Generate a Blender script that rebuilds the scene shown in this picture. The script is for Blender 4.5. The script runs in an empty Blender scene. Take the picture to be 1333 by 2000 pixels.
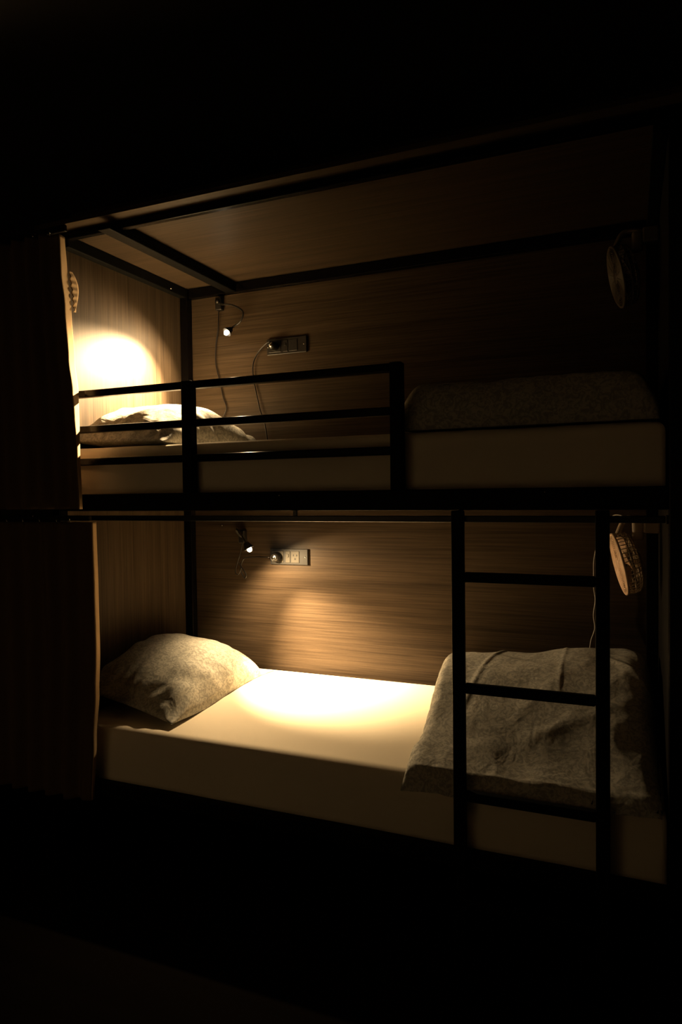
import bpy, bmesh, math, random
from mathutils import Vector, Matrix, noise

random.seed(7)
S = bpy.context.scene
C = S.collection
PI = math.pi

# ------------------------------------------------------------------ camera
F_PX = 1346.4
CAM = Vector((1.911, -1.9299, 1.2898))
YAW, PITCH, ROLL = 0.3981, -0.0276, -0.013
cam_d = bpy.data.cameras.new('camera')
cam = bpy.data.objects.new('camera', cam_d)
C.objects.link(cam)
fw = Vector((-math.sin(YAW) * math.cos(PITCH), math.cos(YAW) * math.cos(PITCH), math.sin(PITCH)))
r0 = Vector((math.cos(YAW), math.sin(YAW), 0))
u0 = r0.cross(fw)
rt = math.cos(ROLL) * r0 + math.sin(ROLL) * u0
up = -math.sin(ROLL) * r0 + math.cos(ROLL) * u0
M = Matrix((rt, up, -fw)).transposed().to_4x4()
M.translation = CAM
cam.matrix_world = M
cam_d.sensor_fit = 'VERTICAL'
cam_d.sensor_height = 36.0
cam_d.lens = F_PX / 2000.0 * 36.0
cam_d.clip_start = 0.02
S.camera = cam

# ------------------------------------------------------------------ world, exposure
w = bpy.data.worlds.new('world')
S.world = w
w.use_nodes = True
w.node_tree.nodes['Background'].inputs[0].default_value = (0.0, 0.0, 0.0, 1)
w.node_tree.nodes['Background'].inputs[1].default_value = 0.0
S.view_settings.view_transform = 'Standard'
S.view_settings.look = 'None'
S.view_settings.gamma = 1.0
S.view_settings.use_curve_mapping = False
S.view_settings.exposure = 3.0
S.cycles.use_denoising = True
S.cycles.max_bounces = 8
S.cycles.diffuse_bounces = 2

# lamp tuning (watts, warm LED)
WARM = (1.0, 0.69, 0.35)
UP_HOT, UP_WIDE = 80.0, 3.4
LO_HOT, LO_WIDE = 34.0, 3.6


# ------------------------------------------------------------------ helpers
def link(o, parent=None):
    C.objects.link(o)
    if parent is not None:
        o.parent = parent
    return o


def tag(o, label=None, cat=None, group=None, kind=None):
    if label: o['label'] = label
    if cat: o['category'] = cat
    if group: o['group'] = group
    if kind: o['kind'] = kind
    return o


def thing(name, loc, label, cat, group=None):
    o = bpy.data.objects.new(name, None)
    o.empty_display_size = 0.05
    o.location = loc
    link(o)
    return tag(o, label, cat, group)


def origin_of(parent):
    p = Vector((0, 0, 0))
    while parent is not None:
        p += Vector(parent.location)
        parent = parent.parent
    return p


def build(name, bm, mat, parent=None, smooth=False, label=None, loc=None):
    """bm in world coordinates -> one mesh object, origin at loc (or the parent's origin)"""
    bmesh.ops.recalc_face_normals(bm, faces=bm.faces)
    par = origin_of(parent)
    o_w = Vector(loc) if loc is not None else par
    for v in bm.verts:
        v.co -= o_w
    me = bpy.data.meshes.new(name)
    bm.to_mesh(me)
    bm.free()
    me.materials.append(mat)
    for p in me.polygons:
        p.use_smooth = smooth
    o = bpy.data.objects.new(name, me)
    o.location = o_w - par
    link(o, parent)
    if label: o['label'] = label
    return o


def box(bm, x0, x1, y0, y1, z0, z1, bev=0.0, seg=2):
    t = bmesh.new()
    bmesh.ops.create_cube(t, size=1)
    for v in t.verts:
        v.co = Vector(((x0 + x1) / 2 + v.co.x * (x1 - x0), (y0 + y1) / 2 + v.co.y * (y1 - y0),
                       (z0 + z1) / 2 + v.co.z * (z1 - z0)))
    if bev > 0:
        bmesh.ops.bevel(t, geom=list(t.edges), offset=bev, segments=seg, affect='EDGES', profile=0.5)
    merge(bm, t)


def merge(bm, t, mat=None):
    if mat is not None:
        bmesh.ops.transform(t, matrix=mat, verts=t.verts)
    vm = {v: bm.verts.new(v.co) for v in t.verts}
    for f in t.faces:
        try:
            bm.faces.new([vm[v] for v in f.verts])
        except ValueError:
            pass
    t.free()


def catmull(pts, n=8):
    P = [Vector(p) for p in pts]
    P = [P[0] * 2 - P[1]] + P + [P[-1] * 2 - P[-2]]
    out = []
    for i in range(1, len(P) - 2):
        for k in range(n):
            t = k / n
            a, b, c, d = P[i - 1], P[i], P[i + 1], P[i + 2]
            out.append(0.5 * ((2 * b) + (c - a) * t + (2 * a - 5 * b + 4 * c - d) * t * t
                              + (-a + 3 * b - 3 * c + d) * t ** 3))
    out.append(P[-2])
    return out


def tube(bm, pts, r, seg=10, closed=False, cap=True):
    pts = [Vector(p) for p in pts]
    n = len(pts)
    rs = r if isinstance(r, (list, tuple)) else [r] * n
    tan = []
    for i in range(n):
        a = pts[(i - 1) % n] if closed or i > 0 else pts[0]
        b = pts[(i + 1) % n] if closed or i < n - 1 else pts[-1]
        tan.append((b - a).normalized())
    ref = Vector((0, 0, 1)) if abs(tan[0].z) < 0.9 else Vector((1, 0, 0))
    nrm = tan[0].cross(ref).normalized()
    rings = []
    for i in range(n):
        nrm = (nrm - tan[i] * nrm.dot(tan[i]))
        nrm = nrm.normalized() if nrm.length > 1e-6 else tan[i].orthogonal().normalized()
        bi = tan[i].cross(nrm)
        rings.append([bm.verts.new(pts[i] + (nrm * math.cos(2 * PI * k / seg) + bi * math.sin(2 * PI * k / seg)) * rs[i])
                      for k in range(seg)])
    m = n if closed else n - 1
    for i in range(m):
        A, B = rings[i], rings[(i + 1) % n]
        for k in range(seg):
            bm.faces.new((A[k], A[(k + 1) % seg], B[(k + 1) % seg], B[k]))
    if cap and not closed:
        bm.faces.new(rings[0][::-1])
        bm.faces.new(rings[-1])


def frame_of(center, axis):
    a = Vector(axis).normalized()
    x = a.orthogonal().normalized()
    if abs(a.z) < 0.98:
        x = a.cross(Vector((0, 0, 1))).normalized()
    y = a.cross(x)
    m = Matrix((x, y, a)).transposed().to_4x4()
    m.translation = Vector(center)
    return m


def lathe(bm, prof, center, axis, seg=28):
    """prof: list of (radius, height along axis)"""
    m = frame_of(center, axis)
    rings = []
    for (r, h) in prof:
        if r < 1e-6:
            rings.append([bm.verts.new(m @ Vector((0, 0, h)))])
        else:
            rings.append([bm.verts.new(m @ Vector((r * math.cos(2 * PI * k / seg), r * math.sin(2 * PI * k / seg), h)))
                          for k in range(seg)])
    for A, B in zip(rings[:-1], rings[1:]):
        for k in range(seg):
            k2 = (k + 1) % seg
            if len(A) == 1 and len(B) == 1: continue
            if len(A) == 1: bm.faces.new((A[0], B[k2], B[k]))
            elif len(B) == 1: bm.faces.new((A[k], A[k2], B[0]))
            else: bm.faces.new((A[k], A[k2], B[k2], B[k]))


def grid_surface(bm, nu, nv, fn, close_u=False):
    V = [[bm.verts.new(fn(i / nu, j / nv)) for j in range(nv + 1)] for i in range(nu if close_u else nu + 1)]
    for i in range(nu):
        for j in range(nv):
            a = V[i]; b = V[(i + 1) % len(V)]
            bm.faces.new((a[j], b[j], b[j + 1], a[j + 1]))
    return V


def smooth01(t):
    t = max(0.0, min(1.0, t))
    return t * t * (3 - 2 * t)


def nz(x, y, z=0.0):
    return noise.noise(Vector((x, y, z)))


# ------------------------------------------------------------------ materials
def new_mat(name):
    m = bpy.data.materials.new(name)
    m.use_nodes = True
    nt = m.node_tree
    b = nt.nodes['Principled BSDF']
    return m, nt, b


def plain(name, col, rough=0.5, metal=0.0, spec=0.5, bump=0.0, bscale=200.0, emit=None):
    m, nt, b = new_mat(name)
    b.inputs['Base Color'].default_value = (*col, 1)
    b.inputs['Roughness'].default_value = rough
    b.inputs['Metallic'].default_value = metal
    b.inputs['Specular IOR Level'].default_value = spec
    tc = nt.nodes.new('ShaderNodeTexCoord')
    n = nt.nodes.new('ShaderNodeTexNoise')
    n.inputs['Scale'].default_value = bscale
    nt.links.new(tc.outputs['Object'], n.inputs['Vector'])
    if bump > 0:
        bp = nt.nodes.new('ShaderNodeBump')
        bp.inputs['Strength'].default_value = bump
        bp.inputs['Distance'].default_value = 0.002
        nt.links.new(n.outputs['Fac'], bp.inputs['Height'])
        nt.links.new(bp.outputs['Normal'], b.inputs['Normal'])
    else:
        mr = nt.nodes.new('ShaderNodeMapRange')
        mr.inputs['To Min'].default_value = max(0.02, rough - 0.05)
        mr.inputs['To Max'].default_value = min(1, rough + 0.05)
        nt.links.new(n.outputs['Fac'], mr.inputs['Value'])
        nt.links.new(mr.outputs['Result'], b.inputs['Roughness'])
    if emit:
        b.inputs['Emission Color'].default_value = (*emit[0], 1)
        b.inputs['Emission Strength'].default_value = emit[1]
    return m


def wood(name, dark, light, grain, rough=0.45, scale=1.0):
    """laminate with fine streaks along one axis; grain = 'x', 'y' or 'z'"""
    m, nt, b = new_mat(name)
    tc = nt.nodes.new('ShaderNodeTexCoord')
    outs = []
    for k, (along, across) in enumerate([(0.8, 26.0), (2.2, 110.0), (5.0, 330.0)]):
        mp = nt.nodes.new('ShaderNodeMapping')
        s = [across * scale] * 3
        s['xyz'.index(grain)] = along * scale
        mp.inputs['Scale'].default_value = s
        n = nt.nodes.new('ShaderNodeTexNoise')
        n.inputs['Scale'].default_value = 1.0
        n.inputs['Detail'].default_value = 3.0
        nt.links.new(tc.outputs['Object'], mp.inputs['Vector'])
        nt.links.new(mp.outputs['Vector'], n.inputs['Vector'])
        outs.append(n.outputs['Fac'])
    a = nt.nodes.new('ShaderNodeMix'); a.inputs[0].default_value = 0.5
    nt.links.new(outs[0], a.inputs[2]); nt.links.new(outs[1], a.inputs[3])
    c = nt.nodes.new('ShaderNodeMix'); c.inputs[0].default_value = 0.35
    nt.links.new(a.outputs[0], c.inputs[2]); nt.links.new(outs[2], c.inputs[3])
    rp = nt.nodes.new('ShaderNodeValToRGB')
    rp.color_ramp.elements[0].position = 0.36
    rp.color_ramp.elements[1].position = 0.64
    rp.color_ramp.elements[0].color = (*dark, 1)
    rp.color_ramp.elements[1].color = (*light, 1)
    nt.links.new(c.outputs[0], rp.inputs['Fac'])
    nt.links.new(rp.outputs['Color'], b.inputs['Base Color'])
    b.inputs['Roughness'].default_value = rough
    b.inputs['Specular IOR Level'].default_value = 0.12
    bp = nt.nodes.new('ShaderNodeBump')
    bp.inputs['Strength'].default_value = 0.12
    bp.inputs['Distance'].default_value = 0.001
    nt.links.new(c.outputs[0], bp.inputs['Height'])
    nt.links.new(bp.outputs['Normal'], b.inputs['Normal'])
    return m


def damask(name, a_col, b_col, scale=34.0):
    """printed vermicelli / scroll pattern on cotton"""
    m, nt, b = new_mat(name)
    tc = nt.nodes.new('ShaderNodeTexCoord')
    n = nt.nodes.new('ShaderNodeTexNoise')
    n.inputs['Scale'].default_value = scale
    n.inputs['Detail'].default_value = 1.5
    n.inputs['Distortion'].default_value = 2.6
    nt.links.new(tc.outputs['Object'], n.inputs['Vector'])
    n2 = nt.nodes.new('ShaderNodeTexNoise')
    n2.inputs['Scale'].default_value = scale * 2.7
    n2.inputs['Distortion'].default_value = 1.4
    nt.links.new(tc.outputs['Object'], n2.inputs['Vector'])
    mx = nt.nodes.new('ShaderNodeMix'); mx.inputs[0].default_value = 0.35
    nt.links.new(n.outputs['Fac'], mx.inputs[2]); nt.links.new(n2.outputs['Fac'], mx.inputs[3])
    rp = nt.nodes.new('ShaderNodeValToRGB')
    rp.color_ramp.elements[0].position = 0.42
    rp.color_ramp.elements[1].position = 0.58
    rp.color_ramp.elements[0].color = (*a_col, 1)
    rp.color_ramp.elements[1].color = (*b_col, 1)
    nt.links.new(mx.outputs[0], rp.inputs['Fac'])
    nt.links.new(rp.outputs['Color'], b.inputs['Base Color'])
    b.inputs['Roughness'].default_value = 0.85
    b.inputs['Specular IOR Level'].default_value = 0.2
    # soft wrinkles of the cloth
    w1 = nt.nodes.new('ShaderNodeTexNoise')
    w1.inputs['Scale'].default_value = 9.0
    w1.inputs['Detail'].default_value = 3.0
    w1.inputs['Distortion'].default_value = 1.0
    nt.links.new(tc.outputs['Object'], w1.inputs['Vector'])
    bp = nt.nodes.new('ShaderNodeBump')
    bp.inputs['Strength'].default_value = 0.5
    bp.inputs['Distance'].default_value = 0.012
    nt.links.new(w1.outputs['Fac'], bp.inputs['Height'])
    nt.links.new(bp.outputs['Normal'], b.inputs['Normal'])
    return m


def cloth(name, col, bscale=420.0, rough=0.9, bump=0.2, trans=0.0):
    m, nt, b = new_mat(name)
    b.inputs['Base Color'].default_value = (*col, 1)
    b.inputs['Roughness'].default_value = rough
    b.inputs['Specular IOR Level'].default_value = 0.15
    tc = nt.nodes.new('ShaderNodeTexCoord')
    n = nt.nodes.new('ShaderNodeTexNoise')
    n.inputs['Scale'].default_value = bscale
    nt.links.new(tc.outputs['Object'], n.inputs['Vector'])
    bp = nt.nodes.new('ShaderNodeBump')
    bp.inputs['Strength'].default_value = bump
    bp.inputs['Distance'].default_value = 0.001
    nt.links.new(n.outputs['Fac'], bp.inputs['Height'])
    nt.links.new(bp.outputs['Normal'], b.inputs['Normal'])
    return m


WD, WL = (0.024, 0.0165, 0.0105), (0.072, 0.050, 0.031)
M_side = wood('laminate_side', WD, WL, 'z')
M_back = wood('laminate_back', WD, WL, 'x')
M_canopy = wood('laminate_canopy', WD, WL, 'x')
M_black = plain('black_powder_coat', (0.003, 0.0025, 0.0025), rough=0.22, spec=0.10, bscale=60)
M_rung = plain('black_matte_steel', (0.004, 0.004, 0.004), rough=0.55, spec=0.06, bscale=60)
M_steel = plain('screw_steel', (0.6, 0.58, 0.55), rough=0.25, metal=1.0)
M_rail = plain('curtain_rail_black', (0.01, 0.009, 0.008), rough=0.3, spec=0.5)
M_plastic = plain('black_plastic', (0.012, 0.011, 0.010), rough=0.35, spec=0.5)
M_cable = plain('black_cable', (0.010, 0.008, 0.007), rough=0.4, spec=0.5)
M_white = plain('ivory_cable', (0.55, 0.50, 0.45), rough=0.5)
M_plate = plain('socket_plate', (0.020, 0.019, 0.018), rough=0.5, spec=0.2)
M_outlet = plain('cream_outlet', (0.060, 0.054, 0.043), rough=0.5, spec=0.15)
M_hole = plain('socket_slot', (0.01, 0.01, 0.01), rough=0.8)
M_chrome = plain('chrome', (0.7, 0.68, 0.64), rough=0.15, metal=1.0)
M_sheet = cloth('cream_sheet', (0.78, 0.69, 0.55))
M_damask = damask('damask_cotton', (0.31, 0.30, 0.265), (0.52, 0.495, 0.43), scale=38.0)
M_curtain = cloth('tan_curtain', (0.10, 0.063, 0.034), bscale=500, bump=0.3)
M_fan = plain('peach_plastic', (0.85, 0.58, 0.40), rough=0.45)
M_fan2 = plain('pale_plastic', (0.60, 0.46, 0.32), rough=0.45)
M_dark = plain('charcoal_panel', (0.008, 0.007, 0.006), rough=0.6, spec=0.1)  # near-black tone for the right end panels
M_fan_shaded = plain('shaded_fan_plastic', (0.10, 0.08, 0.06), rough=0.45)  # fan plastic darkened: the upper berth's shade is put into its colour
M_pale_tan = cloth('pale_tan_cloth', (0.50, 0.35, 0.20), bscale=500, bump=0.3)  # lighter tan than the curtain cloth, for inner edge and header tape
M_bulb = plain('lit_bulb', (1, 1, 1), rough=0.5, emit=((1.0, 0.80, 0.52), 8.0))
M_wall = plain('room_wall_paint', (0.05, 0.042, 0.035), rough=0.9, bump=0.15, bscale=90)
M_wall2 = plain('pale_bounce_paint', (0.46, 0.425, 0.38), rough=0.9, bump=0.15, bscale=90)  # unseen aisle wall only; paleness set to bounce lamp light back
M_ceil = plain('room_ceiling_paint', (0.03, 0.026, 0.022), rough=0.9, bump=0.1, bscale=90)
M_board = plain('deck_board', (0.05, 0.035, 0.022), rough=0.7, bump=0.1, bscale=40)


def floor_mat():
    m, nt, b = new_mat('dark_floor')
    tc = nt.nodes.new('ShaderNodeTexCoord')
    mp = nt.nodes.new('ShaderNodeMapping')
    mp.inputs['Scale'].default_value = (1.2, 22.0, 22.0)
    n = nt.nodes.new('ShaderNodeTexNoise')
    n.inputs['Detail'].default_value = 4
    n.inputs['Scale'].default_value = 1.0
    rp = nt.nodes.new('ShaderNodeValToRGB')
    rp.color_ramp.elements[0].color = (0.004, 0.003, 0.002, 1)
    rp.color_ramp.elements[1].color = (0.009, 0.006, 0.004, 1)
    nt.links.new(tc.outputs['Object'], mp.inputs['Vector'])
    nt.links.new(mp.outputs['Vector'], n.inputs['Vector'])
    nt.links.new(n.outputs['Fac'], rp.inputs['Fac'])
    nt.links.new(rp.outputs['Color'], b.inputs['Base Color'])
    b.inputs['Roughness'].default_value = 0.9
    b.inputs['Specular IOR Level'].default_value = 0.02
    return m


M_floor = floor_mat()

# ------------------------------------------------------------------ room shell
RX0, RX1, RY0, RY1, RZ = -0.75, 2.95, -2.35, 0.86, 2.75


def struct(name, b6, mat, label):
    bm = bmesh.new()
    box(bm, *b6)
    o = build(name, bm, mat, loc=((b6[0] + b6[1]) / 2, (b6[2] + b6[3]) / 2, b6[4]))
    tag(o, label, None, None, 'structure')
    return o


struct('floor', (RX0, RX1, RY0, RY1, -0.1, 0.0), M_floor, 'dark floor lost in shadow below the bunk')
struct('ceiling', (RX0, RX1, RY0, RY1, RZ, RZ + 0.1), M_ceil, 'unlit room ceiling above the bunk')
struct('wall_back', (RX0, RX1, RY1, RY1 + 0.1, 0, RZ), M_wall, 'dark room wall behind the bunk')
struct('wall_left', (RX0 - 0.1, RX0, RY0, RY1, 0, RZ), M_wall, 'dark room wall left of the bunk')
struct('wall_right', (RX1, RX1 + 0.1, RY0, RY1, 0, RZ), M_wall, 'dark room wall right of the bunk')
struct('unseen_wall_front', (RX0, RX1, RY0 - 0.1, RY0, 0, RZ), M_wall2, 'unseen room wall across the aisle, pale to bounce light')

# ------------------------------------------------------------------ bunk bed (one frame with two berths)
L, D = 2.0, 0.77
Z_DT, Z_DB = 1.297, 1.237         # upper deck beam
Z_CE = 2.235                      # canopy underside
bunk = thing('bunk_bed', (1.0, 0.385, 0), 'black steel double bunk bed lined with brown wood panels', 'bunk bed')


def part(name, b6, mat, bev=0.003, parent=None, label=None):
    bm = bmesh.new()
    box(bm, *b6, bev=bev)
    return build(name, bm, mat, parent or bunk, label=label,
                 loc=((b6[0] + b6[1]) / 2, (b6[2] + b6[3]) / 2, b6[4]))


# posts
for (x0, x1) in ((-0.038, 0.0), (2.0, 2.038)):
    part('corner_post', (x0, x1, -0.02, 0.018, 0, Z_CE), M_black)
part('corner_post', (0.0, 0.040, 0.732, 0.77, 0, Z_CE), M_black)
part('corner_post', (1.962, 2.0, 0.732, 0.77, 0, Z_CE), M_black)
# wood lining
part('side_panel', (-0.016, -0.001, 0.019, 0.77, 1.30, Z_CE), M_side, 0.001, label='left wood end panel of the upper berth, lit by the lamp')
part('side_panel', (-0.016, -0.001, 0.019, 0.77, 0.24, 1.25), M_side, 0.001, label='left wood end panel of the lower berth')
part('side_panel', (2.001, 2.016, 0.019, 0.77, 1.30, Z_CE), M_dark, 0.001, label='dark right end panel of the upper berth')
part('side_panel', (2.001, 2.016, 0.019, 0.77, 0.24, 1.25), M_dark, 0.001, label='dark right end panel of the lower berth')
part('back_panel', (-0.016, 2.016, 0.771, 0.786, 1.30, Z_CE), M_back, 0.001, label='wood back panel of the upper berth')
part('back_panel', (-0.016, 2.016, 0.771, 0.786, 0.24, 1.297), M_back, 0.001, label='wood back panel of the lower berth')
part('canopy_panel', (-0.04, 2.04, -0.068, 0.786, Z_CE, Z_CE + 0.016), M_canopy, 0.001, label='wood canopy board over the upper berth')
# canopy beams
part('canopy_rail', (0.0, 2.0, -0.012, 0.012, 2.208, 2.2345), M_black, 0.004, label='black front rail under the canopy')
part('cross_beam', (0.0, 0.036, 0.013, 0.731, 2.192, 2.2345), M_rung, 0.003)
part('cross_beam', (0.243, 0.293, -0.066, 0.74, 2.190, 2.2075), M_rung, 0.003)
part('cross_beam', (0.243, 0.293, 0.0125, 0.74, 2.2075, 2.2345), M_rung, 0.002)
part('cross_beam', (1.964, 2.0, 0.013, 0.731, 2.192, 2.2345), M_rung, 0.003)
part('canopy_rail', (0.041, 1.961, 0.741, 0.770, 2.188, 2.2345), M_black, 0.004, label='black back rail under the canopy')
# upper deck
part('deck_beam', (0.0, 2.0, -0.02, 0.018, Z_DB, Z_DT), M_rung, 0.004, label='black front beam of the upper deck')
part('deck_beam', (0.041, 1.961, 0.738, 0.770, 1.240, Z_DT), M_black, 0.004)
part('deck_board', (0.002, 1.998, 0.019, 0.737, 1.262, 1.2785), M_board, 0.001)
for k in range(5):
    x = 0.2 + k * 0.4
    part('deck_slat', (x - 0.03, x + 0.03, 0.019, 0.737, 1.240, 1.2615), M_black, 0.002)
# lower deck
part('deck_beam', (0.0, 2.0, -0.02, 0.018, 0.215, 0.268), M_rung, 0.004, label='black front beam of the lower deck')
part('deck_beam', (0.041, 1.961, 0.738, 0.770, 0.215, 0.268), M_black, 0.004)
part('deck_board', (0.002, 1.998, 0.019, 0.737, 0.250, 0.266), M_board, 0.001)
for k in range(5):
    x = 0.2 + k * 0.4
    part('deck_slat', (x - 0.03, x + 0.03, 0.019, 0.737, 0.226, 0.2495), M_black, 0.002)

# guard rail of the upper berth: part > rails and posts as sub-parts
gd = bpy.data.objects.new('guard_rail', None)
gd.location = Vector((0.66, 0, Z_DT)) - Vector(bunk.location)
link(gd, bunk)
for z in (1.654, 1.5274, 1.4117):
    part('rail_bar', (0.0, 1.262, -0.0125, 0.0125, z - 0.0125, z + 0.0125), M_black, 0.003, parent=gd)
part('guard_post', (0.536, 0.573, -0.019, 0.0175, Z_DT, 1.668), M_rung, 0.003, parent=gd)
part('guard_post', (1.264, 1.300, -0.019, 0.0175, Z_DT, 1.668), M_rung, 0.003, parent=gd)


def screw(p, axis, r=0.004, parent=bunk):
    bm = bmesh.new()
    lathe(bm, [(0, 0.0025), (r * 0.6, 0.0022), (r, 0.0008), (r, -0.001), (0, -0.001)], p, axis, 10)
    build('screw', bm, M_steel, parent, True, loc=p)


screw((0.0365, 0.62, 2.205), (1, 0, -0.3))
screw((0.183, 0.768, 1.149), (0, -1, 0))
for x in (0.06, 0.9, 1.7):
    screw((x, -0.021, 1.285), (0, -1, 0), 0.003)

# ------------------------------------------------------------------ curtain rails
def curtain_rail(z0, z1, label, x0=0.008, x1=1.992, y=-0.011):
    t = thing('curtain_rail', ((x0 + x1) / 2, y, z0), label, 'curtain rail')
    bm = bmesh.new()
    box(bm, x0, x1, y - 0.008, y + 0.008, z0, z1, 0.0025)
    build('rail', bm, M_rail, t)
    for x in (x0 - 0.004, x1 + 0.004):
        bm = bmesh.new()
        box(bm, x - 0.003, x + 0.003, y - 0.009, y + 0.009, z0 - 0.002, z1 + 0.002, 0.002)
        build('end_cap', bm, M_plastic, t)
    for x in (0.95, 1.47):
        bm = bmesh.new()
        box(bm, x - 0.006, x + 0.006, y - 0.004, y + 0.004, z1 - 0.001, 1.2369, 0.001)
        build('bracket', bm, M_rail, t)
    return t


curtain_rail(1.203, 1.2215, 'slim black curtain rail under the upper deck beam')

# ------------------------------------------------------------------ mattresses
def mattress(name, x0, x1, y0, y1, z0, ztop, label, seed, belly=0.0, wav=1.0):
    """rounded slab, side faces with sheet folds; ztop(x,y)"""
    t = thing(name, ((x0 + x1) / 2, (y0 + y1) / 2, z0), label, 'mattress', 'mattresses of the bunk bed')
    bm = bmesh.new()
    rc = 0.028
    nx, ny = 150, 56
    cx, cy = (x0 + x1) / 2, (y0 + y1) / 2
    hx, hy = (x1 - x0) / 2, (y1 - y0) / 2

    def top(u, v):
        # u,v in 0..1 over an extended strip which rolls over the edge
        x = x0 + (x1 - x0) * u
        y = y0 + (y1 - y0) * v
        return x, y
    # outline loops (rings) from bottom to top, then a top cap grid
    m = 2 * (nx + ny)
    def outline(k, inset):
        a, b = x0 + inset, x1 - inset
        c, d = y0 + inset, y1 - inset
        if k < nx: return (a + (b - a) * k / nx, c)
        k -= nx
        if k < ny: return (b, c + (d - c) * k / ny)
        k -= ny
        if k < nx: return (b - (b - a) * k / nx, d)
        k -= nx
        return (a, d - (d - c) * k / ny)
    rings = []
    side_n = 12
    for s in range(side_n + 1):
        f = s / side_n
        ring = []
        for k in range(m):
            x, y = outline(k, 0)
            zt = ztop(x, y) - rc
            z = z0 + (zt - z0) * f
            dy = 0
            if k < nx:
                wob = nz(x * 3.2 + seed, z * 5.0, seed) * 0.008 + nz(x * 11 + seed, z * 9.0 - x * 2, 3.3) * 0.003
                fold = 0.006 * math.exp(-((z - (z0 + 0.03 + 0.085 * (x - x0 - 0.9) / 0.5)) / 0.006) ** 2) * wav * (1 if x0 + 0.85 < x < x0 + 1.5 else 0)
                dy = -(belly * math.sin(PI * f) + wav * wob * math.sin(PI * min(1, f * 1.2 + 0.1)) + fold)
                if s == 0:
                    z += 0.006 * nz(x * 2.5, seed, 1.7) - 0.004
                    z = max(z, z0)
            ring.append(bm.verts.new((x, y + dy, z)))
        rings.append(ring)
    for s in range(1, 6):
        a = s / 5 * PI / 2
        ring = []
        for k in range(m):
            x, y = outline(k, rc * (1 - math.cos(a)) * 1.0)
            xo, yo = outline(k, 0)
            z = ztop(xo, yo) - rc + rc * math.sin(a)
            ring.append(bm.verts.new((x, y, z)))
        rings.append(ring)
    for A, B in zip(rings[:-1], rings[1:]):
        for k in range(m):
            bm.faces.new((A[k], A[(k + 1) % m], B[(k + 1) % m], B[k]))
    # cap grid
    last = rings[-1]
    G = {}
    for k in range(m):
        if k < nx: i, j = k, 0
        elif k < nx + ny: i, j = nx, k - nx
        elif k < 2 * nx + ny: i, j = nx - (k - nx - ny), ny
        else: i, j = 0, ny - (k - 2 * nx - ny)
        G[(i, j)] = last[k]
    for i in range(1, nx):
        for j in range(1, ny):
            x = (x0 + rc) + (x1 - x0 - 2 * rc) * i / nx
            y = (y0 + rc) + (y1 - y0 - 2 * rc) * j / ny
            G[(i, j)] = bm.verts.new((x, y, ztop(x, y) + 0.0015 * nz(x * 5, y * 5, seed) * min(1, min(i, nx - i, j, ny - j) / 6)))
    for i in range(nx):
        for j in range(ny):
            bm.faces.new((G[(i, j)], G[(i + 1, j)], G[(i + 1, j + 1)], G[(i, j + 1)]))
    bm.faces.new(rings[0][::-1])
    build('fitted_sheet', bm, M_sheet, t, True)
    return t


LO_TOP = lambda x, y: 0.462 + 0.060 * smooth01((y - 0.02) / 0.60)
mattress('mattress', 0.004, 1.996, 0.006, 0.731, 0.2685, LO_TOP,
         'thick mattress in a cream fitted sheet on the lower berth', 2.0, belly=0.004)
mattress('mattress', 0.006, 1.994, 0.027, 0.728, 1.279, lambda x, y: 1.466 + 0.003 * nz(x * 4, y * 3, 8),
         'thick mattress in a cream fitted sheet on the upper berth', 9.0, belly=0.001, wav=0.3)


# ------------------------------------------------------------------ pillows
def pillow(loc, rot, size, label, seed, zfloor, pinch=0.05):
    """rot = (tilt about y, turn about z); size = (width x, length y, thickness)"""
    t = thing('pillow', loc, label, 'pillow', 'pillows on the bunk bed')
    W, Ln, T = size
    R = Matrix.Rotation(rot[1], 4, 'Z') @ Matrix.Rotation(rot[0], 4, 'Y')
    nu, nv = 72, 96
    bm = bmesh.new()

    def pt(u, v, side):
        a, b = u * 2 - 1, v * 2 - 1
        # outline with slightly pulled-in sides, pointed corners
        x = a * W / 2 * (1 - pinch * (1 - b * b) * abs(a) ** 3 * 0.6)
        y = b * Ln / 2 * (1 - pinch * (1 - a * a) * abs(b) ** 3)
        e = max(0.0, 1 - abs(a) ** (4.5 if a < 0 else 2.6)) ** (0.4 if a < 0 else 0.5) * (max(0.0, 1 - abs(b) ** 2.0) ** 0.78 if b < 0 else max(0.0, 1 - abs(b) ** 2.3) ** 0.68)
        h = T / 2 * e
        # corner puckers radiating from the short ends
        edge = (1 - e)
        pk = math.sin(b * 19 + seed + 5 * nz(a * 2, b * 2, seed)) * 0.004 * smooth01(abs(a) * 1.4 - 0.5) * min(1, e * 4)
        pk += math.sin(a * 22 + seed * 2 + 5 * nz(a * 2, b * 3, seed)) * 0.0035 * smooth01(abs(b) * 1.7 - 0.75) * min(1, e * 4)
        h += pk + 0.010 * nz(a * 2.2 + seed, b * 2.2, side) * min(1, e * 3)
        p = Vector((x, y, h * 1.72 if side > 0 else -h * 0.28))
        p = R @ p + Vector(loc)
        zf = zfloor(p.x, p.y) + (0.0015 if side < 0 else 0.0015 + 0.014 * (1 - max(abs(a), abs(b)) ** 8) + 0.0004)
        if p.z < zf: p.z = zf
        p.x = max(p.x, 0.003)
        if p.x < 0.06: p.y = min(p.y, 0.722)
        return p
    top = grid_surface(bm, nu, nv, lambda u, v: pt(u, v, 1))
    bot = grid_surface(bm, nu, nv, lambda u, v: pt(u, v, -1))
    bmesh.ops.remove_doubles(bm, verts=bm.verts, dist=0.0006)
    build('pillowcase', bm, M_damask, t, True)
    return t


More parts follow.
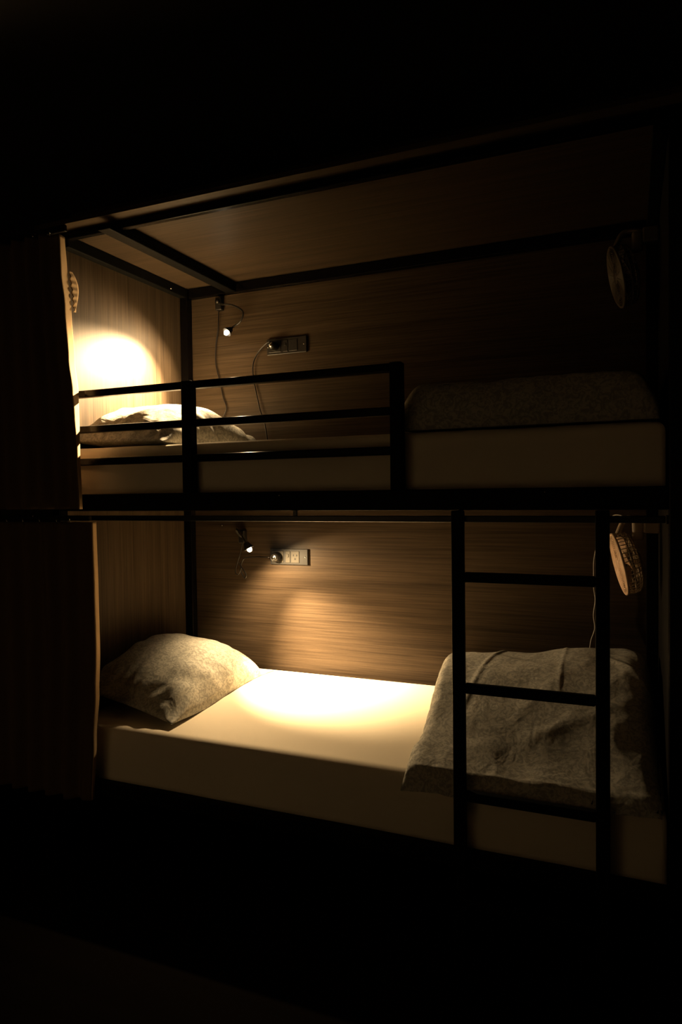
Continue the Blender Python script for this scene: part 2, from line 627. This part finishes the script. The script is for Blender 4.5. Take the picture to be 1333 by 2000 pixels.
pillow((0.215, 0.398, 0.515), (math.radians(8), math.radians(-6)), (0.48, 0.64, 0.205),
       'plump patterned pillow on the lower berth against the left end panel', 1.3, LO_TOP)
pillow((0.215, 0.375, 1.487), (math.radians(2.5), math.radians(-4)), (0.46, 0.66, 0.19),
       'plump patterned pillow on the upper berth behind the guard rail', 4.1, lambda x, y: 1.470)


# ------------------------------------------------------------------ duvets
def heap(name, loc, label, x0f, x1f, yr, height, base, seed, nx=150, ny=90, round_p=0.10, hang=None, front=1.0):
    """closed cushion-like body over the mattress: height(u,v) above base(x,y)"""
    t = thing(name, loc, label, 'duvet', 'folded duvets on the bunk bed')
    bm = bmesh.new()

    def pos(u, v):
        y = yr[0] + (yr[1] - yr[0]) * v
        x = x0f(v) + (x1f(v) - x0f(v)) * u
        return x, y

    def top(u, v):
        x, y = pos(u, v)
        e = (min(1, u / round_p, (1 - u) / round_p))
        e2 = min(1, v / (round_p * front), (1 - v) / round_p)
        e = math.sqrt(max(0, 1 - (1 - e) ** 2)); e2 = math.sqrt(max(0, 1 - (1 - e2) ** 2))
        h = height(u, v, x, y)
        z = base(x, y) + h * e * e2
        bx = 0.0
        if hang and v < hang[0]:
            k = 1 - v / hang[0]
            z -= hang[1](u) * k ** 0.8
        return Vector((x, y, z))

    def bot(u, v):
        x, y = pos(u, v)
        z = base(x, y)
        p = top(u, v)
        return Vector((x, y, min(z, p.z)))
    grid_surface(bm, nx, ny, top)
    grid_surface(bm, nx, ny, bot)
    bmesh.ops.remove_doubles(bm, verts=bm.verts, dist=0.0004)
    build('duvet_cover', bm, M_damask, t, True)
    return t


def ridge(d, wid, amp):
    return amp * math.exp(-(d / wid) ** 2)


def h_low(u, v, x, y):
    # high at the back, falling to the front edge
    prof = 0.030 + 0.155 * smooth01((v - 0.02) / 0.62) - 0.02 * smooth01((v - 0.8) / 0.2)
    prof *= 0.86 + 0.30 * smooth01(u * 1.05) - 0.10 * smooth01((u - 0.86) / 0.14)
    h = prof
    h += 0.010 * nz(x * 4 + 3, y * 4, 1.1) + 0.003 * nz(x * 11, y * 9, 5.0)
    # pressed fold lines and drawn-up creases
    h += ridge((x - 1.40) - 0.16 * (y - 0.2), 0.009, 0.005) * smooth01((v - 0.25) / 0.2)
    h += ridge((x - 1.70), 0.007, 0.003) * smooth01((v - 0.35) / 0.2)
    h += ridge((y - 0.50) + 0.55 * (x - 1.55), 0.024, 0.004) * smooth01((x - 1.42) / 0.1) * smooth01((1.75 - x) / 0.1)
    h += ridge((y - 0.22) - 0.45 * (x - 1.75), 0.020, 0.004) * smooth01((x - 1.56) / 0.1)
    h += ridge((y - 0.40) + 1.3 * (x - 1.93), 0.018, 0.006) * smooth01((x - 1.8) / 0.08)
    h += 0.004 * math.sin(26 * (x + 0.5 * y) + 6 * nz(x * 3, y * 3, 2)) * smooth01((v - 0.2) / 0.3) * nz(x * 4, y * 4, 9)
    h -= 0.004 * math.exp(-((v - 0.06) / 0.010) ** 2)
    h += 0.005 * (1 - abs(nz(x * 6, y * 6, 4.4)) * 3)
    return max(h, 0.010)


def rag(v, s):
    return 0.012 * nz(v * 9, s, 0) + 0.007 * nz(v * 30, s, 1)


heap('duvet', (1.62, 0.35, 0.478), 'rumpled patterned duvet heaped on the lower berth behind the ladder',
     lambda v: 1.285 - 0.05 * smooth01((v - 0.3) / 0.7) + rag(v, 1.0),
     lambda v: 1.985 + 0.4 * rag(v, 5.0), (-0.019, 0.722), h_low,
     lambda x, y: LO_TOP(x, max(y, 0.0)) + 0.002, 1.0, round_p=0.07, front=2.6,
     hang=(0.045, lambda u: 0.052 - 0.035 * u + 0.010 * nz(u * 5, 3, 3) + 0.003 * nz(u * 22, 1, 3)))


def h_up(u, v, x, y):
    h = 0.136 + 0.010 * nz(x * 4, y * 4, 3.2) + 0.006 * nz(x * 14, y * 10, 1.0)
    h += 0.016 * math.exp(-((x - 1.84) / 0.07) ** 2) * smooth01((v - 0.1) / 0.2)
    h -= 0.03 * smooth01((x - 1.90) / 0.1)
    return h


heap('duvet', (1.64, 0.36, 1.470), 'patterned duvet folded flat on the upper berth beyond the guard rail',
     lambda v: 1.268 + 0.5 * rag(v, 7), lambda v: 1.985 + 0.3 * rag(v, 9), (0.030, 0.722), h_up,
     lambda x, y: 1.4725, 2.0, nx=110, ny=60, round_p=0.09)

# ------------------------------------------------------------------ ladder
lad = thing('ladder', (1.655, -0.04, 0), 'black steel ladder hooked on the front of the bunk bed', 'ladder')
for xc in (1.4662, 1.8439):
    bm = bmesh.new()
    box(bm, xc - 0.0175, xc + 0.0175, -0.042, -0.0205 + 0.0, 0.0, 1.2366, 0.004)
    build('side_rail', bm, M_rung, lad)
for z in (1.0511, 0.7396, 0.4346, 0.13):
    bm = bmesh.new()
    box(bm, 1.4837, 1.8264, -0.042, -0.0205, z - 0.014, z + 0.014, 0.004)
    build('rung', bm, M_rung, lad)


# ------------------------------------------------------------------ curtains, bunched at the left end
def curtain(label, z0, z1, xe, x0, seed, header=True):
    """xe(z): x of the free edge. A pleated sheet; the free edge turns in towards the berth."""
    t = thing('curtain', ((x0 + xe(z1)[0]) / 2, -0.07, z0), label, 'curtain', 'curtains drawn back at the left end')
    bm = bmesh.new()
    nz_, ns = 90, 150

    def pt(a, b):
        # a 0..0.9: pleats across the front; 0.9..1: round fold and the return facing the berth
        z = z0 + (z1 - z0) * b
        e, d = xe(z)
        if a < 0.9:
            s = a / 0.9
            x = x0 + (e - 0.008 - x0) * s
            k = smooth01((s - 0.86) / 0.14)
            y = -0.078 + 0.020 * (0.75 + 0.25 * nz(s * 6, z, seed)) * math.sin(s * 2 * PI * 5.5 + seed + 0.5 * nz(z * 1.2, s * 3, seed))
            y = y * (1 - k) + k * -0.070
            x += 0.004 * nz(z * 3, s * 5, seed + 2) * (1 - k)
        elif a < 0.94:
            q = (a - 0.9) / 0.04 * PI / 2
            x = e - 0.008 + 0.008 * math.sin(q)
            y = -0.062 - 0.008 * math.cos(q)
        else:
            q = (a - 0.94) / 0.06
            x = e - 0.22 * d * q
            y = -0.062 + d * q
        return Vector((x, y, z))
    grid_surface(bm, ns, nz_, lambda a, b: pt(a * 0.926, b))
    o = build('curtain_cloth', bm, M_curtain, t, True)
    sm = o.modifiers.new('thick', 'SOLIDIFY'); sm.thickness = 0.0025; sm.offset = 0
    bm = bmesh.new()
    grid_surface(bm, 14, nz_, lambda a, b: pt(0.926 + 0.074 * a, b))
    o = build('curtain_hem', bm, M_pale_tan, t, True, label='pale tan inner edge of the curtain')
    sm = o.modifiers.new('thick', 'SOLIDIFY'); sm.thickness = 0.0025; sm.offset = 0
    return t, pt


def interp(tab, z):
    if z <= tab[0][0]: return tab[0][1:]
    for A, B in zip(tab[:-1], tab[1:]):
        if z <= B[0]:
            k = smooth01((z - A[0]) / (B[0] - A[0]))
            return tuple(p + (q - p) * k for p, q in zip(A[1:], B[1:]))
    return tab[-1][1:]


# height, x of the free edge, depth of its return towards the berth
UPE = [(1.24, 0.138, 0.010), (1.45, 0.130, 0.014), (1.58, 0.121, 0.026), (1.66, 0.115, 0.033), (1.77, 0.101, 0.034), (1.95, 0.090, 0.035), (2.08, 0.076, 0.034), (2.21, 0.074, 0.026)]
LOE = [(0.22, 0.162, 0.010), (0.44, 0.175, 0.014), (0.60, 0.189, 0.018), (0.75, 0.196, 0.019), (0.95, 0.195, 0.019), (1.21, 0.192, 0.018)]
xe_up = lambda z: interp(UPE, z)
xe_lo = lambda z: interp(LOE, z)


cu, cu_pt = curtain('tan upper curtain bunched at the left end beside the guard rail', 1.245, 2.205, xe_up, -0.30, 0.4)
cl, cl_pt = curtain('tan lower curtain bunched at the left end below the upper deck', 0.22, 1.200, xe_lo, -0.30, 2.2)


def hooks(t, z, xs, y=-0.075):
    for x in xs:
        bm = bmesh.new()
        pts = catmull([(x, y, z - 0.012), (x + 0.004, y - 0.004, z - 0.004), (x, y - 0.004, z + 0.006), (x - 0.003, y + 0.006, z + 0.004)], 4)
        tube(bm, pts, 0.0012, 6)
        build('curtain_hook', bm, M_steel, t, True)


hooks(cu, 2.207, [-0.2, -0.12, -0.04, 0.04])
hooks(cl, 1.205, [-0.2, -0.12, -0.04, 0.04, 0.1])
# gathered header tape hanging free inside the upper curtain's edge
bm = bmesh.new()


def tape(a, b):
    z = 1.945 + 0.145 * b
    x0_, d_ = xe_up(z)
    wdt = 0.004 + 0.034 * math.sin(PI * (0.06 + 0.86 * b ** 1.6)) ** 0.9
    y = -0.0215 + 0.003 * abs(math.sin(b * 19)) * (1 - a) + wdt * a
    return Vector((x0_ - 0.004 + 0.003 * math.sin(b * 38) * (1 - a), y, z))


grid_surface(bm, 6, 60, tape)
o = build('header_tape', bm, M_pale_tan, cu, True, label='scalloped loose header tape')
sm = o.modifiers.new('thick', 'SOLIDIFY'); sm.thickness = 0.002
# the rail that carries the upper curtain runs under the canopy's front edge
t = thing('curtain_rail', (-0.02, -0.075, 2.206), 'short black curtain track above the upper curtain', 'curtain rail')
bm = bmesh.new(); box(bm, -0.32, 0.10, -0.067, -0.055, 2.212, 2.2345, 0.002); build('rail', bm, M_rail, t)
screw((-0.036, -0.0675, 2.222), (0, -1, 0), 0.0035, t)  # screw added to give the glint at the track's end
t = thing('curtain_rail', (-0.06, -0.061, 1.204), 'short black curtain track above the lower curtain', 'curtain rail')
bm = bmesh.new(); box(bm, -0.32, 0.18, -0.067, -0.055, 1.204, 1.2215, 0.002); build('rail', bm, M_rail, t)
screw((-0.080, -0.0675, 1.221), (0, -1, 0), 0.0035, t)  # screw added for a glint here, as on the upper track


# ------------------------------------------------------------------ sockets
def socket(x0, x1, z0, z1, label, mp=M_plate, mo=M_outlet):
    t = thing('power_socket', ((x0 + x1) / 2, 0.77, z0), label, 'socket', 'sockets on the back panels')
    bm = bmesh.new()
    box(bm, x0, x1, 0.760, 0.7705, z0, z1, 0.002)
    build('face_plate', bm, mp, t)
    w = (x1 - x0)
    zc = (z0 + z1) / 2
    h = (z1 - z0) * 0.36
    for k, (a, b) in enumerate(((0.05, 0.36), (0.42, 0.54), (0.57, 0.78))):
        bm = bmesh.new()
        box(bm, x0 + w * a, x0 + w * b, 0.7575, 0.7602, zc - h, zc + h, 0.0012)
        m = build('outlet' if k != 1 else 'switch', bm, mo, t)
        if k != 1:
            cx = x0 + w * (a + b) / 2
            for (dx, dz, rx, rz) in ((-0.008, 0.007, 0.0022, 0.004), (0.008, 0.007, 0.0022, 0.004), (0, -0.009, 0.0035, 0.0035)):
                bm = bmesh.new()
                box(bm, cx + dx - rx, cx + dx + rx, 0.7570, 0.7574, zc + dz - rz, zc + dz + rz)
                build('slot', bm, M_hole, m)
        else:
            bm = bmesh.new()
            cx = x0 + w * 0.48
            box(bm, cx - 0.005, cx + 0.005, 0.7545, 0.7574, zc - 0.002, zc + 0.012, 0.001)
            build('rocker', bm, mo, m)
    for sx in (x0 + 0.006, x1 - 0.012):
        bm = bmesh.new()
        lathe(bm, [(0, 0.0015), (0.0028, 0.001), (0.003, 0), (0, -0.001)], (sx, 0.7595, zc), (0, -1, 0), 10)
        build('screw', bm, M_steel, t, True)
    return t


def plug(p, label, r=0.019, depth=0.038):
    t = thing('power_plug', p, label, 'plug')
    bm = bmesh.new()
    lathe(bm, [(0, depth), (r * 0.55, depth), (r * 0.85, depth * 0.88), (r, depth * 0.6), (r * 1.05, 0.004), (r * 1.05, 0), (0, 0)],
          p, (0, -1, 0), 24)
    build('plug_body', bm, M_plastic, t, True)
    bm = bmesh.new()
    lathe(bm, [(r * 0.62, depth + 0.0006), (r * 0.62, depth * 0.94), (r * 0.4, depth + 0.003), (0, depth + 0.003)], p, (0, -1, 0), 20)
    build('plug_cap', bm, M_chrome, t, True, label='glossy grey end cap')
    return t


socket(0.436, 0.620, 0.978, 1.048, 'narrow socket plate with cream outlet by the lower lamp')
socket(0.436, 0.628, 1.898, 1.968, 'dark socket plate on the back panel of the upper berth', M_plastic, M_plastic)
plug((0.474, 0.757, 1.012), 'round black plug in the lower socket', 0.021)
plug((0.478, 0.757, 1.932), 'round black plug in the upper socket', 0.018)


def cord(name, pts, r, mat, label, cat='cable', n=10):
    bm = bmesh.new()
    P = catmull(pts, n)
    tube(bm, P, r, 8)
    o = build(name, bm, mat, None, True, loc=P[-1])
    return tag(o, label, cat)


cord('charging_cable', [(0.472, 0.722, 1.948), (0.448, 0.733, 1.945), (0.400, 0.748, 1.915), (0.368, 0.755, 1.868), (0.366, 0.760, 1.80),
                        (0.384, 0.758, 1.72), (0.400, 0.754, 1.66), (0.425, 0.748, 1.60), (0.440, 0.742, 1.53), (0.452, 0.728, 1.475)], 0.0032, M_cable,
     'black cable falling from the upper socket onto the mattress')

# ------------------------------------------------------------------ reading lamps
def reading_lamp(label, bulb, aim, clamp, neck, cable, hot, wide, hot_deg, wide_deg, loops=None):
    t = thing('reading_lamp', clamp, label, 'lamp', 'clip-on reading lamps')
    c = Vector(clamp)
    bm = bmesh.new()
    box(bm, c.x - 0.016, c.x + 0.016, c.y - 0.030, c.y, c.z - 0.030, c.z + 0.028, 0.005, 3)
    build('clamp', bm, M_plastic, t)
    bm = bmesh.new()
    lathe(bm, [(0, 0.010), (0.010, 0.009), (0.011, 0), (0.011, -0.004)], (c.x, c.y - 0.030, c.z + 0.008), (0, -1, 0), 20)
    build('clamp_knob', bm, M_plastic, t, True)
    b = Vector(bulb)
    a = (Vector(aim) - b).normalized()
    P = catmull([*neck, tuple(b - a * 0.050), tuple(b - a * 0.036)], 12)
    bm = bmesh.new()
    rr = [0.0042 + 0.0006 * math.sin(i * 1.9) for i in range(len(P))]
    tube(bm, P, rr, 10)
    build('gooseneck', bm, M_plastic, t, True)
    head_base = b - a * 0.034
    bm = bmesh.new()
    # open shade: outer skin, then inner skin
    lathe(bm, [(0, 0), (0.008, 0.0), (0.012, 0.004), (0.015, 0.014), (0.020, 0.024), (0.0215, 0.030), (0.020, 0.030),
               (0.017, 0.023), (0.010, 0.016), (0, 0.015)], head_base, a, 28)
    h = build('lamp_shade', bm, M_plastic, t, True)
    bm = bmesh.new()
    lathe(bm, [(0, 0.0105), (0.006, 0.009), (0.0095, 0.004), (0.0105, -0.002), (0.009, -0.009), (0.005, -0.013), (0, -0.013)], b, a, 20)
    build('bulb', bm, M_bulb, h, True, label='glowing warm bulb')
    bm = bmesh.new()
    tube(bm, catmull(cable, 10), 0.0028, 8)
    build('lamp_cable', bm, M_cable, t, True)
    for (ang, pw, bl, nm) in ((hot_deg, hot, 1.0, 'lamp_beam'), (wide_deg, wide, 0.6, 'lamp_spill')):
        ld = bpy.data.lights.new(nm, 'SPOT')
        ld.energy = pw
        ld.color = WARM
        ld.spot_size = math.radians(ang)
        ld.spot_blend = bl
        ld.shadow_soft_size = 0.008
        lo = bpy.data.objects.new(nm, ld)
        q = a.to_track_quat('-Z', 'Y')
        lo.rotation_mode = 'QUATERNION'
        lo.rotation_quaternion = q
        lo.location = b + a * 0.016 - Vector(t.location)
        link(lo, t)
    return t


reading_lamp('lit clip-on reading lamp on the upper berth aimed at the left panel',
             (0.279, 0.680, 1.997), (0.0, 0.19, 1.50), (0.200, 0.770, 2.150),
             [(0.203, 0.738, 2.150), (0.235, 0.715, 2.135), (0.300, 0.705, 2.120), (0.352, 0.700, 2.085), (0.338, 0.702, 2.045)],
             [(0.196, 0.752, 2.120), (0.188, 0.757, 2.04), (0.172, 0.760, 1.96), (0.170, 0.762, 1.88), (0.190, 0.763, 1.80),
              (0.205, 0.763, 1.73), (0.222, 0.762, 1.68), (0.200, 0.758, 1.63), (0.190, 0.745, 1.58)],
             UP_HOT, UP_WIDE, 80, 124)
lamp2 = reading_lamp('lit clip-on reading lamp on the lower berth aimed down at the sheet',
             (0.443, 0.570, 1.059), (0.75, 0.64, 0.50), (0.300, 0.770, 1.100),
             [(0.302, 0.738, 1.100), (0.305, 0.700, 1.120), (0.340, 0.640, 1.138), (0.385, 0.590, 1.130)],
             [(0.300, 0.750, 1.072), (0.290, 0.745, 1.02), (0.275, 0.742, 0.975), (0.268, 0.740, 0.940), (0.283, 0.738, 0.930),
              (0.300, 0.738, 0.960), (0.285, 0.738, 0.985), (0.300, 0.738, 0.965), (0.325, 0.738, 0.930), (0.315, 0.740, 0.915),
              (0.295, 0.742, 0.950), (0.310, 0.745, 1.000), (0.370, 0.745, 1.010), (0.452, 0.724, 1.012)],
             LO_HOT, LO_WIDE, 77, 158)


# ------------------------------------------------------------------ fans
def fan(c, n, label, mount_z, M_fan=M_fan, M_fan2=M_fan2):
    c = Vector(c); n = Vector(n).normalized()
    t = thing('fan', (1.985, c.y, mount_z), label, 'fan', 'small fans on the right end panel')
    m = frame_of(c, n)
    R, dp = 0.100, 0.050
    loc = lambda r, a, h: m @ Vector((r * math.cos(a), r * math.sin(a), h))
    bm = bmesh.new()
    tube(bm, [loc(R, 2 * PI * k / 40, 0) for k in range(40)], 0.0045, 8, closed=True)
    build('front_ring', bm, M_fan, t, True)
    bm = bmesh.new()                                   # dense front grille
    for j in range(1, 14):
        r = 0.022 + (R - 0.024) * j / 13
        tube(bm, [loc(r, 2 * PI * k / 36, 0.001) for k in range(36)], 0.0017, 5, closed=True)
    for k in range(16):
        a = 2 * PI * k / 16
        tube(bm, [loc(0.02, a, 0.002), loc(R, a, 0.001)], 0.0015, 5)
    g = build('front_grille', bm, M_fan, t, True)
    bm = bmesh.new()
    lathe(bm, [(0, 0.006), (0.020, 0.005), (0.024, 0.0), (0.024, -0.003), (0, -0.003)], c, n, 28)
    build('badge', bm, M_fan, g, True)
    bm = bmesh.new()                                   # rear cage
    for k in range(44):
        a = 2 * PI * k / 44
        tube(bm, catmull([loc(R, a, 0), loc(R * 1.0, a + 0.02, -dp * 0.55), loc(R * 0.93, a + 0.04, -dp * 0.92), loc(R * 0.6, a + 0.05, -dp * 1.1),
                          loc(0.03, a + 0.06, -dp * 1.15)], 3), 0.0013, 4)
    for (r, h) in ((R, -dp * 0.5), (R * 0.97, -dp * 0.8), (R * 0.75, -dp * 1.05)):
        tube(bm, [loc(r, 2 * PI * k / 36, h) for k in range(36)], 0.0016, 5, closed=True)
    build('rear_cage', bm, M_fan2, t, True)
    bm = bmesh.new()
    lathe(bm, [(0, -dp * 1.0), (0.026, -dp * 1.0), (0.030, -dp * 1.15), (0.027, -dp * 1.35), (0, -dp * 1.4)], c, n, 24)
    build('motor_housing', bm, M_fan2, t, True)
    bm = bmesh.new()
    for k in range(4):
        a0 = k * PI / 2
        def bl(u, v, a0=a0):
            r = 0.016 + 0.072 * u
            a = a0 + (v - 0.5) * (0.5 + 0.7 * u)
            return loc(r, a, -0.022 + 0.022 * (v - 0.5))
        grid_surface(bm, 6, 6, bl)
    o = build('fan_blade', bm, M_fan, t, True)
    s = o.modifiers.new('thick', 'SOLIDIFY'); s.thickness = 0.0015
    # bracket: arm over the top and a rounded clip foot on the end panel
    topc = loc(0, 0, -0.03) + Vector((0, 0, R + 0.012))
    bm = bmesh.new()
    P = catmull([tuple(c + Vector((-0.005, 0, R * 0.97))), (topc.x - 0.012, topc.y, mount_z + 0.012), (topc.x + 0.02, topc.y, mount_z + 0.020),
                 (1.955, c.y, mount_z + 0.006), (1.972, c.y, mount_z)], 8)
    tube(bm, P, 0.009, 10)
    build('bracket_arm', bm, M_fan2, t, True)
    bm = bmesh.new()
    box(bm, 1.915, 1.950, c.y - 0.018, c.y + 0.012, mount_z - 0.055, mount_z + 0.012, 0.010, 3)
    build('clip', bm, M_fan2, t, True)
    bm = bmesh.new()
    box(bm, 1.948, 1.9995, c.y - 0.02, c.y + 0.02, mount_z - 0.03, mount_z + 0.02, 0.006, 2)
    build('mount_plate', bm, M_fan2, t)
    return t


fan_lo = fan((1.876, 0.50, 1.045), (-0.95, -0.17, -0.22), 'small round peach clip fan on the lower berth', 1.178)
fan((1.868, 0.60, 2.005), (-0.95, -0.17, -0.22), 'small round clip fan with painted-in shade in the far end of the upper berth', 2.135, M_fan_shaded, M_fan_shaded)
bm = bmesh.new()
tube(bm, catmull([(1.93, 0.56, 1.18), (1.86, 0.66, 1.20), (1.81, 0.735, 1.14), (1.797, 0.745, 1.09), (1.787, 0.748, 1.03), (1.786, 0.75, 0.98),
                  (1.786, 0.75, 0.93), (1.791, 0.75, 0.885), (1.785, 0.75, 0.83), (1.789, 0.748, 0.78), (1.775, 0.742, 0.73), (1.770, 0.735, 0.66)], 10), 0.0017, 8)
build('power_cord', bm, M_white, fan_lo, True, label='thin white cord hanging on the back panel')
